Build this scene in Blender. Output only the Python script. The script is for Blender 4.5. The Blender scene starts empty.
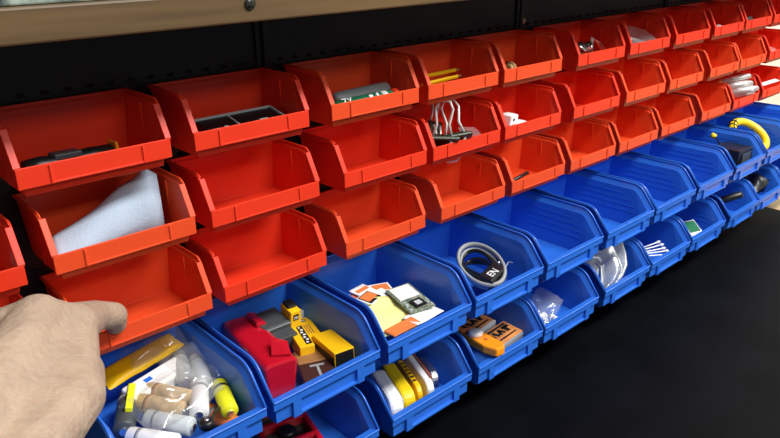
import bpy, bmesh, math, random
from mathutils import Vector, Matrix, Euler, noise
S = bpy.context.scene
COL = S.collection
PI = math.pi
# ---------------------------------------------------------------- camera
cd = bpy.data.cameras.new('camera'); cam = bpy.data.objects.new('camera', cd); COL.objects.link(cam)
YAW, PITCH, ROLL, FPX = -0.7419, -0.3817, -0.013, 704.33
cd.sensor_width = 36; cd.lens = FPX / 780 * 36; cd.clip_start = .01; cd.clip_end = 50
fw = Vector((-math.sin(YAW) * math.cos(PITCH), math.cos(YAW) * math.cos(PITCH), math.sin(PITCH)))
rt = Vector((math.cos(YAW), math.sin(YAW), 0)); up = rt.cross(fw)
r2 = math.cos(ROLL) * rt + math.sin(ROLL) * up; u2 = -math.sin(ROLL) * rt + math.cos(ROLL) * up
M = Matrix((r2, u2, -fw)).transposed().to_4x4(); M.translation = Vector((-.0551, -.4912, .2268))
cam.matrix_world = M
S.camera = cam
# ---------------------------------------------------------------- world, lights, exposure
w = bpy.data.worlds.new('room_light'); S.world = w; w.use_nodes = True
w.node_tree.nodes['Background'].inputs[0].default_value = (.93, .97, 1, 1)
w.node_tree.nodes['Background'].inputs[1].default_value = .14
def area(name, loc, target, sx, sy, power, color=(1, 1, 1)):
    l = bpy.data.lights.new(name, 'AREA'); l.shape = 'RECTANGLE'; l.size = sx; l.size_y = sy; l.energy = power; l.color = color
    o = bpy.data.objects.new(name, l); COL.objects.link(o); o.location = loc
    o.rotation_euler = (Vector(target) - Vector(loc)).to_track_quat('-Z', 'Y').to_euler()
    return o
area('ceiling_light', (.85, -1.08, 1.45), (.85, -.4, 0), 1.3, .3, 40, (1, .98, .95))
area('ceiling_light', (2.6, -.9, 1.45), (2.2, -.5, 0), .9, .35, 18, (1, .98, .95))
area('ceiling_light', (.5, -3.0, 1.9), (.5, 0, 0), 1.8, .3, 20, (1, .99, .96))
S.view_settings.view_transform = 'Standard'; S.view_settings.look = 'None'
S.view_settings.exposure = .35; S.view_settings.gamma = 1; S.view_settings.use_curve_mapping = False

# ---------------------------------------------------------------- materials
MATS = {}
def mat(name, col, rough=.4, metal=0, alpha=1, trans=0, nscale=0, namt=.1, bump=0, bscale=200, sss=0, coat=0, col2=None, spec=.5, stretch=(1,1,1)):
    if name in MATS: return MATS[name]
    m = bpy.data.materials.new(name); m.use_nodes = True; nt = m.node_tree; b = nt.nodes['Principled BSDF']
    I = b.inputs
    I['Base Color'].default_value = (*col, 1); I['Roughness'].default_value = rough; I['Metallic'].default_value = metal
    I['Alpha'].default_value = alpha; I['Transmission Weight'].default_value = trans
    I['Specular IOR Level'].default_value = spec
    if coat: I['Coat Weight'].default_value = coat; I['Coat Roughness'].default_value = .1
    if sss:
        I['Subsurface Weight'].default_value = sss; I['Subsurface Radius'].default_value = (1, .3, .15); I['Subsurface Scale'].default_value = .004
    if nscale or bump:
        tc = nt.nodes.new('ShaderNodeTexCoord'); mp = nt.nodes.new('ShaderNodeMapping'); mp.inputs['Scale'].default_value = stretch
        nt.links.new(tc.outputs['Object'], mp.inputs[0])
    if nscale:
        n = nt.nodes.new('ShaderNodeTexNoise'); n.inputs['Scale'].default_value = nscale; n.inputs['Detail'].default_value = 6
        nt.links.new(mp.outputs[0], n.inputs['Vector'])
        r = nt.nodes.new('ShaderNodeValToRGB'); r.color_ramp.elements[0].position = .35; r.color_ramp.elements[1].position = .65
        c2 = col2 or tuple(min(1, c * (1 + namt)) for c in col); c1 = col if col2 else tuple(c * (1 - namt) for c in col)
        r.color_ramp.elements[0].color = (*c1, 1); r.color_ramp.elements[1].color = (*c2, 1)
        nt.links.new(n.outputs[0], r.inputs[0]); nt.links.new(r.outputs[0], I['Base Color'])
    if bump:
        n = nt.nodes.new('ShaderNodeTexNoise'); n.inputs['Scale'].default_value = bscale; n.inputs['Detail'].default_value = 4
        nt.links.new(mp.outputs[0], n.inputs['Vector'])
        bp = nt.nodes.new('ShaderNodeBump'); bp.inputs['Strength'].default_value = bump; bp.inputs['Distance'].default_value = .002
        nt.links.new(n.outputs[0], bp.inputs['Height']); nt.links.new(bp.outputs[0], I['Normal'])
    MATS[name] = m; return m
RED = mat('red_plastic', (.80, .042, .014), .34, sss=.1, spec=.35)
ORANGE = mat('orange_red_plastic', (.80, .078, .020), .34, sss=.1, spec=.35)
BLUE = mat('blue_plastic', (.026, .160, .70), .32, sss=.1)
BLACKP = mat('black_panel_paint', (.011, .011, .013), .42, bump=.15, bscale=400, spec=.3)
SLOT = mat('slot_edge', (.02, .022, .022), .35)
MAT_ = mat('black_desk_mat', (.0018, .0022, .0034), .5, nscale=14, namt=.35, spec=.07)
WOOD = mat('brown_shelf_wood', (.125, .073, .028), .5, nscale=9, namt=.22, stretch=(.6, 6, 14))
TAN = mat('tan_desk_wood', (.55, .38, .19), .4, nscale=12, namt=.15, stretch=(1, 9, 9))
WALL = mat('cream_wall_paint', (.72, .70, .60), .8, nscale=4, namt=.04)
SPECK = mat('grey_green_speckle', (.03, .05, .045), .5, nscale=90, col2=(.38, .45, .40), bump=.5, bscale=90)
FLOOR = mat('grey_floor', (.25, .25, .25), .6, nscale=5, namt=.1)
BLACK = mat('black_plastic', (.010, .011, .012), .35)
DGREY = mat('dark_grey_plastic', (.055, .065, .07), .4)
GREY = mat('grey_plastic', (.3, .32, .33), .4)
LGREY = mat('light_grey_plastic', (.55, .6, .62), .35)
WHITE = mat('white_plastic', (.85, .86, .86), .4)
PAPER = mat('white_paper', (.88, .88, .86), .8)
CLOTH = mat('pale_blue_cloth', (.42, .52, .64), .9, bump=.2, bscale=600)
STEEL = mat('bright_steel', (.85, .85, .83), .3, metal=1)
DSTEEL = mat('dark_steel', (.10, .10, .09), .25, metal=.8)
YEL = mat('yellow_plastic', (.9, .62, .008), .35)
YCARD = mat('yellow_card', (.95, .55, .005), .4)
YNOTE = mat('pale_yellow_note', (.95, .95, .32), .8)
NEON = mat('neon_yellow_label', (.85, .85, .02), .4)
ORG = mat('orange_plastic', (.95, .32, .01), .35)
ORC = mat('orange_card', (.75, .2, .05), .5)
CLIPM = mat('black_green_clip_steel', (.045, .05, .035), .22, metal=.4)
WIREM = mat('nickel_wire', (.9, .9, .87), .35, metal=.5)
COPPER = mat('copper_label', (.62, .24, .07), .35, nscale=60, namt=.4)
MAROON = mat('crimson_plastic', (.5, .006, .02), .25, coat=.4)
BROWN = mat('brown_card', (.32, .15, .05), .6)
DBROWN = mat('dark_brown_box', (.05, .018, .015), .4)
GREEN = mat('green_label', (.01, .16, .07), .4)
PCBG = mat('green_circuit_board', (.04, .10, .06), .4, nscale=300, col2=(.3, .33, .25))
REDBR = mat('red_brown_handle', (.30, .09, .06), .4)
SKIN = mat('skin', (.395, .285, .205), .6, sss=.2, nscale=70, namt=.09, bump=.6, bscale=260)
CABLE = mat('grey_cable', (.32, .34, .34), .45)
GOLD = mat('gold_label', (.55, .38, .18), .35, nscale=80, namt=.4)
def filmmat(name, tint, a, rough=.15):
    m = bpy.data.materials.new(name); m.use_nodes = True; nt = m.node_tree; nt.nodes.remove(nt.nodes['Principled BSDF'])
    out = nt.nodes['Material Output']
    t = nt.nodes.new('ShaderNodeBsdfTransparent'); g = nt.nodes.new('ShaderNodeBsdfGlossy'); g.inputs['Roughness'].default_value = rough
    d = nt.nodes.new('ShaderNodeBsdfDiffuse'); d.inputs[0].default_value = (*tint, 1)
    a1 = nt.nodes.new('ShaderNodeMixShader'); a1.inputs[0].default_value = .45
    nt.links.new(d.outputs[0], a1.inputs[1]); nt.links.new(g.outputs[0], a1.inputs[2])
    a2 = nt.nodes.new('ShaderNodeMixShader'); a2.inputs[0].default_value = a
    nt.links.new(t.outputs[0], a2.inputs[1]); nt.links.new(a1.outputs[0], a2.inputs[2]); nt.links.new(a2.outputs[0], out.inputs[0])
    MATS[name] = m; return m
FILM = filmmat('clear_plastic_film', (.85, .9, .92), .17, .12)
HAZE = filmmat('hazy_plastic_film', (.8, .85, .84), .38, .2)
MILKY = filmmat('milky_plastic', (.72, .77, .74), .6, .3)

# ---------------------------------------------------------------- mesh helpers
def R(x=0, y=0, z=0): return Euler((x, y, z)).to_matrix()
class MB:
    def __init__(s): s.v = []; s.f = []
    def add(s, vs, fs):
        b = len(s.v); s.v += [tuple(v) for v in vs]; s.f += [tuple(i + b for i in f) for f in fs]; return s
    def box(s, size, c=(0, 0, 0), rot=None):
        x, y, z = (k / 2 for k in size); m = rot or Matrix.Identity(3); c = Vector(c)
        vs = [c + m @ Vector(p) for p in ((-x,-y,-z),(x,-y,-z),(x,y,-z),(-x,y,-z),(-x,-y,z),(x,-y,z),(x,y,z),(-x,y,z))]
        return s.add(vs, [(0,3,2,1),(4,5,6,7),(0,1,5,4),(1,2,6,5),(2,3,7,6),(3,0,4,7)])
    def prism(s, poly, y0, y1, xf=None):      # polygon in (x,z) swept along y, then transformed
        n = len(poly); vs = [Vector((x, y, z)) for y in (y0, y1) for x, z in poly]
        if xf: vs = [xf @ v for v in vs]
        return s.add(vs, [tuple(range(n)), tuple(range(2*n-1, n-1, -1))] + [(i, i+n, (i+1)%n+n, (i+1)%n) for i in range(n)])
    def tube(s, pts, r, n=10, cap=True, closed=False):
        pts = [Vector(p) for p in pts]; N = len(pts); rs = r if hasattr(r, '__len__') else [r]*N
        vs = []; prev = None
        for i, p in enumerate(pts):
            a = pts[(i-1) % N] if (closed or i) else p; b = pts[(i+1) % N] if (closed or i < N-1) else p
            t = (b - a).normalized()
            if prev is None: u = t.orthogonal().normalized()
            else: u = (prev - t * prev.dot(t)).normalized()
            prev = u; v = t.cross(u)
            vs += [p + rs[i]*(math.cos(2*PI*k/n)*u + math.sin(2*PI*k/n)*v) for k in range(n)]
        fs = []
        for i in range(N if closed else N-1):
            j = (i+1) % N
            fs += [(i*n+k, i*n+(k+1)%n, j*n+(k+1)%n, j*n+k) for k in range(n)]
        if cap and not closed: fs += [tuple(range(n-1, -1, -1)), tuple(range((N-1)*n, N*n))]
        return s.add(vs, fs)
    def lathe(s, prof, n=20, axis='z', c=(0,0,0), rot=None):   # prof: (r, h)
        m = rot or Matrix.Identity(3); c = Vector(c); vs = []
        for r, h in prof:
            for k in range(n): vs.append(c + m @ Vector((r*math.cos(2*PI*k/n), r*math.sin(2*PI*k/n), h)))
        N = len(prof); fs = [(i*n+k, i*n+(k+1)%n, (i+1)*n+(k+1)%n, (i+1)*n+k) for i in range(N-1) for k in range(n)]
        fs += [tuple(range(n-1,-1,-1)), tuple(range((N-1)*n, N*n))]
        return s.add(vs, fs)
    def build(s, name, m, parent=None, loc=(0,0,0), bev=0, rot=None, smooth=False):
        me = bpy.data.meshes.new(name); me.from_pydata(s.v, [], s.f); me.validate()
        bm = bmesh.new(); bm.from_mesh(me); bmesh.ops.recalc_face_normals(bm, faces=bm.faces); bm.to_mesh(me); bm.free()
        o = bpy.data.objects.new(name, me); COL.objects.link(o); me.materials.append(m)
        if bev:
            b = o.modifiers.new('bevel', 'BEVEL'); b.width = bev; b.segments = 2; b.limit_method = 'ANGLE'; b.angle_limit = .6
        if smooth:
            for p in me.polygons: p.use_smooth = True
        o.location = loc
        if rot: o.rotation_euler = rot
        if parent: o.parent = parent
        return o
def tag(o, label, cat, group=None, kind=None):
    o['label'] = label
    if cat: o['category'] = cat
    if group: o['group'] = group
    if kind: o['kind'] = kind
    return o
def thing(name, label, cat, loc, rot=None, group=None):
    o = bpy.data.objects.new(name, None); COL.objects.link(o); o.location = loc; o.empty_display_size = .01
    if rot: o.rotation_euler = rot
    return tag(o, label, cat, group)
def struct(o): o['kind'] = 'structure'; return o
def sheet(nx, ny, sx, sy, fn):
    m = MB(); vs = [fn((i/nx-.5)*sx, (j/ny-.5)*sy) for j in range(ny+1) for i in range(nx+1)]
    return m.add(vs, [(j*(nx+1)+i, j*(nx+1)+i+1, (j+1)*(nx+1)+i+1, (j+1)*(nx+1)+i) for j in range(ny) for i in range(nx)])
def nz(x, y, s, seed): return noise.noise(Vector((x*s+seed, y*s, seed*1.7)))
def bag(sx, sy, h, seed, crumple=.35, n=20):     # pillow of crumpled film, closed
    m = MB(); L = []
    for sgn in (1, -1):
        for j in range(n+1):
            for i in range(n+1):
                a, b = i/n*2-1, j/n*2-1
                e = (max(0, 1-a**4)*max(0, 1-b**4))**.5
                x, y = a*sx/2*(1+.06*nz(b, 0, 3, seed)), b*sy/2*(1+.06*nz(a, 1, 3, seed+3))
                z = sgn*h/2*e*(1+crumple*2*nz(x, y, 90, seed+sgn)) + h*crumple*nz(x, y, 45, seed+9)
                L.append((x, y, z))
    N = (n+1)**2
    fs = [(k*N+j*(n+1)+i, k*N+j*(n+1)+i+1, k*N+(j+1)*(n+1)+i+1, k*N+(j+1)*(n+1)+i) for k in (0,1) for j in range(n) for i in range(n)]
    return m.add(L, fs)
def text_mesh(s, size, name, m, parent, loc, rot, ext=.0002):
    c = bpy.data.curves.new(name, 'FONT'); c.body = s; c.size = size; c.extrude = ext; c.align_x = 'CENTER'; c.align_y = 'CENTER'
    t = bpy.data.objects.new(name, c); COL.objects.link(t)
    dg = bpy.context.evaluated_depsgraph_get(); me = bpy.data.meshes.new_from_object(t.evaluated_get(dg)); bpy.data.objects.remove(t)
    me.materials.clear(); me.materials.append(m)
    o = bpy.data.objects.new(name, me); COL.objects.link(o); o.parent = parent; o.location = loc; o.rotation_euler = rot
    return o

# ---------------------------------------------------------------- the setting
struct(MB().box((6, .02, 2.9), (1.6, .03, .35)).build('wall_back', WALL))
struct(MB().box((6, 3.5, .02), (1.6, -1.7, -1.01)).build('floor', FLOOR))
shelf = tag(MB().box((2.35, .128, .0178), (.085, -.046, .1883)).build('wooden_shelf', WOOD, bev=.0012), 'brown wooden shelf board running above the black wall panels', 'shelf')
tag(MB().box((1.9, .105, .012), (-.1, -.0515, .2034)).build('speckled_board', SPECK, bev=.001), 'grey green speckled board lying on the brown wooden shelf', 'board')
desk = thing('work_desk', 'tan wooden work desk standing under the storage bins', 'desk', (0, 0, -.22))
MB().box((3.1, .78, .025), (1.15, -.385, -.0145)).build('desktop', TAN, desk, bev=.002)
for x in (-.3, 2.6):
    for y in (-.05, -.72): MB().box((.05, .05, .763), (x, y, -.4085)).build('leg', DSTEEL, desk, bev=.002)
mm = MB().box((1.75, .765, .003), (.327, -.39, 0)).build('desk_mat', MAT_, loc=(0, 0, -.2202), bev=.0008)
tag(mm, 'large black mat covering the desk below the blue bins', 'mat')

# louvred wall panels (joints where the photo shows them)
PN = ['black slotted wall panel furthest left, behind the bins near the hand', 'black slotted wall panel second from the left, joined beside the clip bins',
      'black slotted wall panel third from the left, with a screw at its top left corner', 'black slotted wall panel at the far right end of the bin wall']
for k in range(4):
    x0 = -.0755 + .334*k; x1 = x0 + .334
    p = MB().box((x1-x0-.0012, .004, .398), ((x1-x0)/2, 0, .199)).build('wall_panel', BLACKP, loc=(x0, .004, -.2192), bev=.0008)
    tag(p, PN[k], 'panel', 'black wall panels behind the bins')
    # rolled panel edges
    m = MB()
    for xx in (.0035, x1-x0-.0035): m.box((.004, .003, .392), (xx, -.003, .199))
    m.build('folded_edge', BLACKP, p, bev=.0008)
    m = MB()
    for row in (.3535, .2935, .2335, .1550, .0785):
        for i in range(21): m.box((.0045, .002, .0016), (.018+i*.0148, -.0025, row), R(.5))
    m.build('hanging_slots', SLOT, p)
    if k == 2:
        MB().lathe([(.0001,0),(.0034,0),(.0034,.0008),(.0022,.0018),(.0001,.002)], 16, rot=R(PI/2)).build('panel_screw', GOLD, p, (.0075, -.003, .3575), smooth=True)
sc = MB().lathe([(.0001,0),(.0036,0),(.0036,.001),(.002,.002),(.0001,.002)], 14, rot=R(PI/2)).build('wood_screw', DSTEEL, loc=(.1822, -.1102, .1905), smooth=True)
tag(sc, 'dark screw head in the front edge of the brown wooden shelf', 'screw')

# ---------------------------------------------------------------- storage bins
def bin_meshes(kind):
    """origin: middle of the width, at the wall, height of the front lip; front looks to -Y"""
    if kind == 'small': W, D, db, h, b, bb, hl, fl, dr, rr = .0956, .0635, .0505, .0245, .0022, .0036, .0128, .0180, .0030, .004
    else:               W, D, db, h, b, bb, hl, fl, dr, rr = .1022, .1270, .1060, .0270, .0042, .0070, .0190, .0250, .0030, .010
    w = W/2
    # opening outline (d,z): rear top -> rounded bend -> front lip
    bend = Vector((db, h)); a = Vector((-1, 0)); c = (Vector((D, 0)) - bend).normalized()
    arc = []
    for i in range(7):
        t = i/6; p0, p2 = bend + a*rr, bend + c*rr
        arc.append((1-t)**2*p0 + 2*t*(1-t)*bend + t*t*p2)
    out = [Vector((.002, h))] + arc + [Vector((D, 0))]
    # inset outline
    ns = []
    inn = []
    for i, p in enumerate(out):
        t = (out[min(i+1, len(out)-1)] - out[max(i-1, 0)]).normalized(); n = Vector((t.y, -t.x))
        if n.y > 0: n = -n
        inn.append(p + n*bb)
    inn[0] = Vector((.002+bb*.4, h-bb)); lz = bb*.18; inn[-1] = Vector((D-bb*(.8 if kind == 'small' else 1.05), -lz))
    n = len(out)
    m = MB(); vs = []; fs = []
    def P(x, q): vs.append((x, -q[0], q[1])); return len(vs)-1
    ids = {}
    for s in (-1, 1):
        ro = [P(s*w, q) for q in out]; ri = [P(s*(w-b), q) for q in inn]
        fr = P(s*(w-b-dr), (D-bb*(.8 if kind == 'small' else 1.05)-.003, -fl)); bk = P(s*(w-b-dr), (.004, -fl)); bl = P(s*(w-b), (.002+bb*.4, h-bb))
        ids[s] = (ro, ri, fr, bk)
        for i in range(n-1): fs.append((ro[i], ro[i+1], ri[i+1], ri[i]))
        cidx = 1 + 3
        # wall as triangles fan to the floor corners
        for i in range(n-1):
            fs.append((ri[i], ri[i+1], bk if i < cidx else fr))
        fs.append((ri[cidx], fr, bk))
    a_, b_ = ids[-1], ids[1]
    fs.append((a_[0][-1], b_[0][-1], b_[1][-1], a_[1][-1]))            # lip chamfer
    fs.append((a_[1][-1], b_[1][-1], b_[2], a_[2]))                    # front inner wall
    fs.append((a_[2], b_[2], b_[3], a_[3]))                            # floor
    fs.append((a_[1][0], b_[1][0], b_[3], a_[3]))                      # rear wall
    fs.append((a_[0][0], b_[0][0], b_[1][0], a_[1][0]))                # rear rim
    m.add(vs, fs)
    me = bpy.data.meshes.new('bin_tub'); me.from_pydata(m.v, [], m.f)
    bm = bmesh.new(); bm.from_mesh(me); bmesh.ops.recalc_face_normals(bm, faces=bm.faces)
    # make the normals face the inside so that the solidify thickness goes outwards
    f = max((f for f in bm.faces if abs(f.normal.z) > .95 and f.calc_center_median().z < -fl*.9), key=lambda f: f.calc_area())
    if f.normal.z < 0: bmesh.ops.reverse_faces(bm, faces=bm.faces)
    bm.to_mesh(me); bm.free()
    tub = me
    # front band with the card slot
    F = MB()
    small = kind == 'small'
    if small:
        F.box((W, .0016, hl), (0, -D+.0008, -hl/2))
        sx = W*.30
        F.box((.0016, .0012, hl*.92), (-sx, -D-.0004, -hl*.52)); F.box((.0016, .0012, hl*.92), (sx, -D-.0004, -hl*.52))
        F.box((2*sx, .0009, .0014), (0, -D-.0003, -hl+.0010))
    else:
        F.box((W, .0016, .0070), (0, -D+.0008, -.0035))
        F.box((W-.006, .0016, hl), (0, -D+.0036, -hl/2-.001))
        F.box((W-.006, .0036, .0016), (0, -D+.0026, -.0064))
        sx = W*.30
        for sg in (-1, 1): F.box((.0075, .0034, hl-.003), (sg*sx, -D+.0018, -hl/2-.0035))
        F.box((2*sx, .0030, .0022), (0, -D+.0020, -hl-.0005))
        for sg in (-1, 1): F.box((.0016, .016, hl), (sg*(w-.0038), -D+.0112, -hl/2-.001))
    # hanging lip on the wall and outer rim bead
    H = MB(); H.box((W*.96, .0022, .006), (0, -.0016, h-.003)); H.box((W*.5, .0014, .0014), (0, -.0022, h-.0075))
    RS = {-1: MB(), 1: MB()}; RB = []
    for s in (-1, 1):
        RS[s].tube([(s*(w-.0004), -q[0], q[1]) for q in (out[:-2] if small else out)], .0008 if small else .0010, 6)
    if not small: F.tube([(-w+.0004, -D, 0), (w-.0004, -D, 0)], .0010, 6)
    if small:                                   # wide front flange along the slanted edge, and the divider ribs
        dirv = (Vector((D, 0)) - bend).normalized(); nv = Vector((-dirv.y, dirv.x))
        if nv.x < 0: nv = -nv
        a0 = bend + dirv*.0035; a1 = Vector((D, 0)) - dirv*.0002
        for s in (-1, 1):
            pts = []
            for x in (s*(w+.0008), s*(w-.0034)):
                for q, n_ in ((a0, 0), (a1, 0), (a1, 1), (a0, 1)):
                    qq = q - nv*(.0011 if n_ else -.0003)
                    pts.append((x, -qq[0], qq[1]))
            RS[s].add(pts, [(0,1,2,3),(7,6,5,4),(0,4,5,1),(1,5,6,2),(2,6,7,3),(3,7,4,0)])
        for s in (-1, 1):
            RB.append(MB().box((.0010, .0016, h+fl-.006), (s*(w-b-.0012), -.0315, (h-fl)/2-.002)))
    return tub, F, H, RS, RB
PROT = {}
def proto(kind, m):
    tub, F, H, RS, RB = bin_meshes(kind)
    o = bpy.data.objects.new('storage_bin', tub); tub.materials.append(m)
    so = o.modifiers.new('solid', 'SOLIDIFY'); so.thickness = .0014; so.offset = -1
    be = o.modifiers.new('bevel', 'BEVEL'); be.width = .0005; be.segments = 2; be.limit_method = 'ANGLE'; be.angle_limit = .5
    kids = [F.build('label_holder', m, bev=.0004), H.build('hanging_lip', m, bev=.0003), *[RS[q].build('rim', m, bev=(.0003 if kind == 'small' else 0), smooth=(kind != 'small')) for q in RS], *[q.build('divider_rib', m) for q in RB]]
    for k in kids: COL.objects.unlink(k)
    return o, kids
for key, kind, m in (('r', 'small', RED), ('o', 'small', ORANGE), ('b', 'large', BLUE)): PROT[key] = proto(kind, m)
ZL = {'R1': .1056, 'R2': .0476, 'R3': -.0142, 'B1': -.0815, 'B2': -.1578}
X = {'R1': {1:.0946,2:.2073,3:.325,4:.4326,5:.5376,6:.664,7:.7724,8:.8844,9:.9955,10:1.099,11:1.205},
     'R2': {0:-.007,1:.1051,2:.2135,3:.3351,4:.4396,5:.5434,6:.6643,7:.7761,8:.8846,9:1.0026,10:1.1039,11:1.214},
     'R3': {0:-.004,1:.1106,2:.2171,3:.334,4:.4517,5:.5594,6:.6673,7:.7729,8:.8791,9:.9968,10:1.103,11:1.214},
     'B1': {1:.107,2:.215,3:.3258,4:.4347,5:.5445,6:.6571,7:.7651,8:.8771,9:.9904,10:1.1,11:1.21},
     'B2': {1:.107,2:.2121,3:.3301,4:.4426,5:.5491,6:.6657,7:.7735,8:.882,9:1.0004,10:1.105,11:1.213}}
HUE = {'R1': 'rrrooorrrrrr', 'R2': 'rorrrrroooor', 'R3': 'rorooooooorr'}
ROWN = {'R1': 'top red row', 'R2': 'middle red row', 'R3': 'bottom red row', 'B1': 'upper blue row', 'B2': 'lower blue row'}
HOLD = {('R1',1):'holding a black tool', ('R1',2):'holding a flat black box', ('R1',3):'holding a green and a grey tube', ('R1',4):'holding two yellow sticks',
 ('R1',5):'holding a small brass fitting', ('R1',6):'holding steel clips', ('R1',7):'holding a clear bag of pens', ('R1',8):'empty, just right of the one with the pen bag',
 ('R1',9):'holding a small white cap', ('R1',10):'holding small black parts', ('R1',11):'cut by the right photo edge',
 ('R2',0):'cut by the left photo edge above the hand', ('R2',1):'holding a folded pale cloth', ('R2',2):'empty, below the flat black box', ('R2',3):'empty, just left of the binder clips',
 ('R2',4):'holding black binder clips', ('R2',5):'holding a white plug', ('R2',6):'empty, below the steel clips', ('R2',7):'empty, below the bag of pens',
 ('R2',8):'empty, fourth from the right end', ('R2',9):'empty, third from the right end', ('R2',10):'empty, second from the right end', ('R2',11):'holding a scrap of film, at the right end',
 ('R3',0):'mostly hidden behind the hand', ('R3',1):'pulled by the hand', ('R3',2):'empty, above the yellow tape boxes', ('R3',3):'empty, above the yellow notes', ('R3',4):'empty, above the strapped grey cable',
 ('R3',5):'holding a thin dark rod', ('R3',6):'empty, fifth left of the clear vials', ('R3',7):'empty, fourth left of the clear vials',('R3',8):'empty, second left of the clear vials',('R3',9):'empty, just left of the clear vials',
 ('R3',10):'holding clear vials', ('R3',11):'holding a white strip, at the right end',
 ('B1',1):'full of batteries and bags', ('B1',2):'holding a crimson case and yellow tape boxes', ('B1',3):'holding yellow notes and a circuit board', ('B1',4):'holding a strapped grey cable',
 ('B1',5):'empty, just right of the strapped cable', ('B1',6):'empty, above the clear goggles', ('B1',7):'empty, above the white swabs', ('B1',8):'empty, with a silver bit at its back', ('B1',9):'holding a black box', ('B1',10):'holding a yellow tape ring', ('B1',11):'cut by the right photo edge beyond the yellow ring',
 ('B2',1):'below the batteries bin, cut by the bottom photo edge', ('B2',2):'holding a red tool', ('B2',3):'holding yellow and white knives', ('B2',4):'holding an orange cutter and blade cases', ('B2',5):'holding a small clear bag',
 ('B2',6):'holding clear goggles', ('B2',7):'holding white swabs', ('B2',8):'holding a white packet with green print', ('B2',9):'holding a black stick, second from the right', ('B2',10):'holding a black pouch', ('B2',11):'last at the right, cut by the photo edge'}
HOLD[('R3',6)] = 'empty, fourth to the left of the clear vials'
HOLD[('R3',7)] = 'empty, third to the left of the clear vials'
LINES = None
for row in ('R1', 'R2', 'R3', 'B1', 'B2'):
    for c, x in X[row].items():
        blue = row[0] == 'B'; key = 'b' if blue else HUE[row][c]
        o, kids = PROT[key]; b = o.copy(); COL.objects.link(b); b.location = (x, 0, ZL[row]); b.rotation_euler = (0, 0, 0)
        size = 'blue' if blue else ('red' if key == 'r' else 'orange red')
        tag(b, '%s bin %s, %s' % (size, HOLD[(row, c)], ROWN[row]), 'storage bin', 'large blue storage bins' if blue else 'small red storage bins')
        for k in kids: kk = k.copy(); COL.objects.link(kk); kk.parent = b
        if blue and (c >= 5 if row == 'B1' else c >= 8):  # reflection streaks built as thin raised strips on the inner side wall
            if LINES is None:
                m = MB()
                for s_ in (1,):
                    for q, (z_, d1) in enumerate([(.013, .088), (.006, .100), (-.001, .104), (-.008, .104)]): m.box((.0006, d1-.03, .0006), (s_*(.0469-.003*(.020-z_)/.045-.0003), -(d1+.03)/2, z_))
                LINES = m.build('reflection_lines', BLUE, b)
            else:
                kk = LINES.copy(); COL.objects.link(kk); kk.parent = b
for o, kids in PROT.values():
    bpy.data.objects.remove(o)
    for k in kids: bpy.data.objects.remove(k)
def at(row, c, x, d, h): return (X[row][c] + x, -d, ZL[row] + h)

# ---------------------------------------------------------------- contents of the bins
FS, FB = -.0165, -.0235          # floor heights (above: inside) of small and large bins, from the lip
def fz(row): return FS if row[0] == 'R' else FB
def carton(name, label, cat, L, W, H, m, loc, rot, group=None, bev=.0012):
    """a body centred on its origin, long side along X"""
    return tag(MB().box((L, W, H)).build(name, m, loc=loc, rot=rot, bev=bev), label, cat, group)

# --- R1
t = thing('pocket_tool', 'black tool with an orange end lying in the top left red bin', 'tool', at('R1', 1, -.008, .040, -.008), (0, .05, .15))
MB().lathe([(.0001,-.03),(.0055,-.03),(.0065,-.02),(.005,-.005),(.0065,.012),(.0062,.026),(.0001,.028)], 14, rot=R(0, PI/2)).build('grip', BLACK, t, smooth=True)
MB().box((.018, .010, .004), (-.004, 0, .0048)).build('clip', DGREY, t, bev=.001)
MB().box((.0022, .010, .012), (.0292, 0, .002), R(0, -.15)).build('end_cap', ORG, t, bev=.0006)
t = tag(MB().box((.064, .026, .010)).build('flat_box', BLACK, loc=at('R1', 2, .006, .036, -.010), rot=(.22, 0, .0), bev=.0008), 'flat black box with a grey edge and white print in a red bin', 'box')
MB().box((.066, .0012, .0022), (0, .0132, .0052)).box((.0016, .027, .0022), (.0325, 0, .0052)).box((.0012, .024, .001), (-.006, 0, .0052)).build('border', LGREY, t)
m = MB()
for i, (x, wd) in enumerate([(-.024, .007), (-.016, .003), (.010, .004), (.016, .007), (.0235, .003)]): m.box((wd, .0028, .0004), (x, -.006+.0015*(i % 2), .0052))
m.build('white_print', WHITE, t)
t = tag(MB().lathe([(.0001,-.032),(.0062,-.032),(.0062,.030),(.005,.032),(.0001,.032)], 18, rot=R(0, PI/2)).build('label_tube', GREEN, loc=at('R1', 3, -.004, .051, -.0065), rot=(0, 0, .03), smooth=True), 'green tube with white and red print in front of a grey tube', 'tube')
text_mesh('ZY', .009, 'white_letters', WHITE, t, (-.022, -.0048, .0048), (PI/4, 0, 0))
MB().box((.004, .004, .004), (.004, -.0035, .0036), R(PI/4)).box((.0022, .005, .004), (.0115, -.0035, .0036), R(PI/4)).build('white_mark', WHITE, t)
MB().lathe([(.0064,.018),(.0064,.024)], 18, rot=R(0, PI/2)).build('white_band', WHITE, t, smooth=True)
MB().lathe([(.0001,.032),(.0064,.032),(.0064,.037),(.0001,.037)], 18, rot=R(0, PI/2)).build('red_cap', RED, t, smooth=True)
tag(MB().lathe([(.0001,-.03),(.0045,-.03),(.0055,-.026),(.0055,.03),(.003,.034),(.0001,.034)], 16, rot=R(0, PI/2)).build('grey_tube', GREY, loc=at('R1', 3, .003, .038, -.002), rot=(0, 0, .06), smooth=True), 'plain grey tube lying behind the green printed tube', 'tube')
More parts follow.
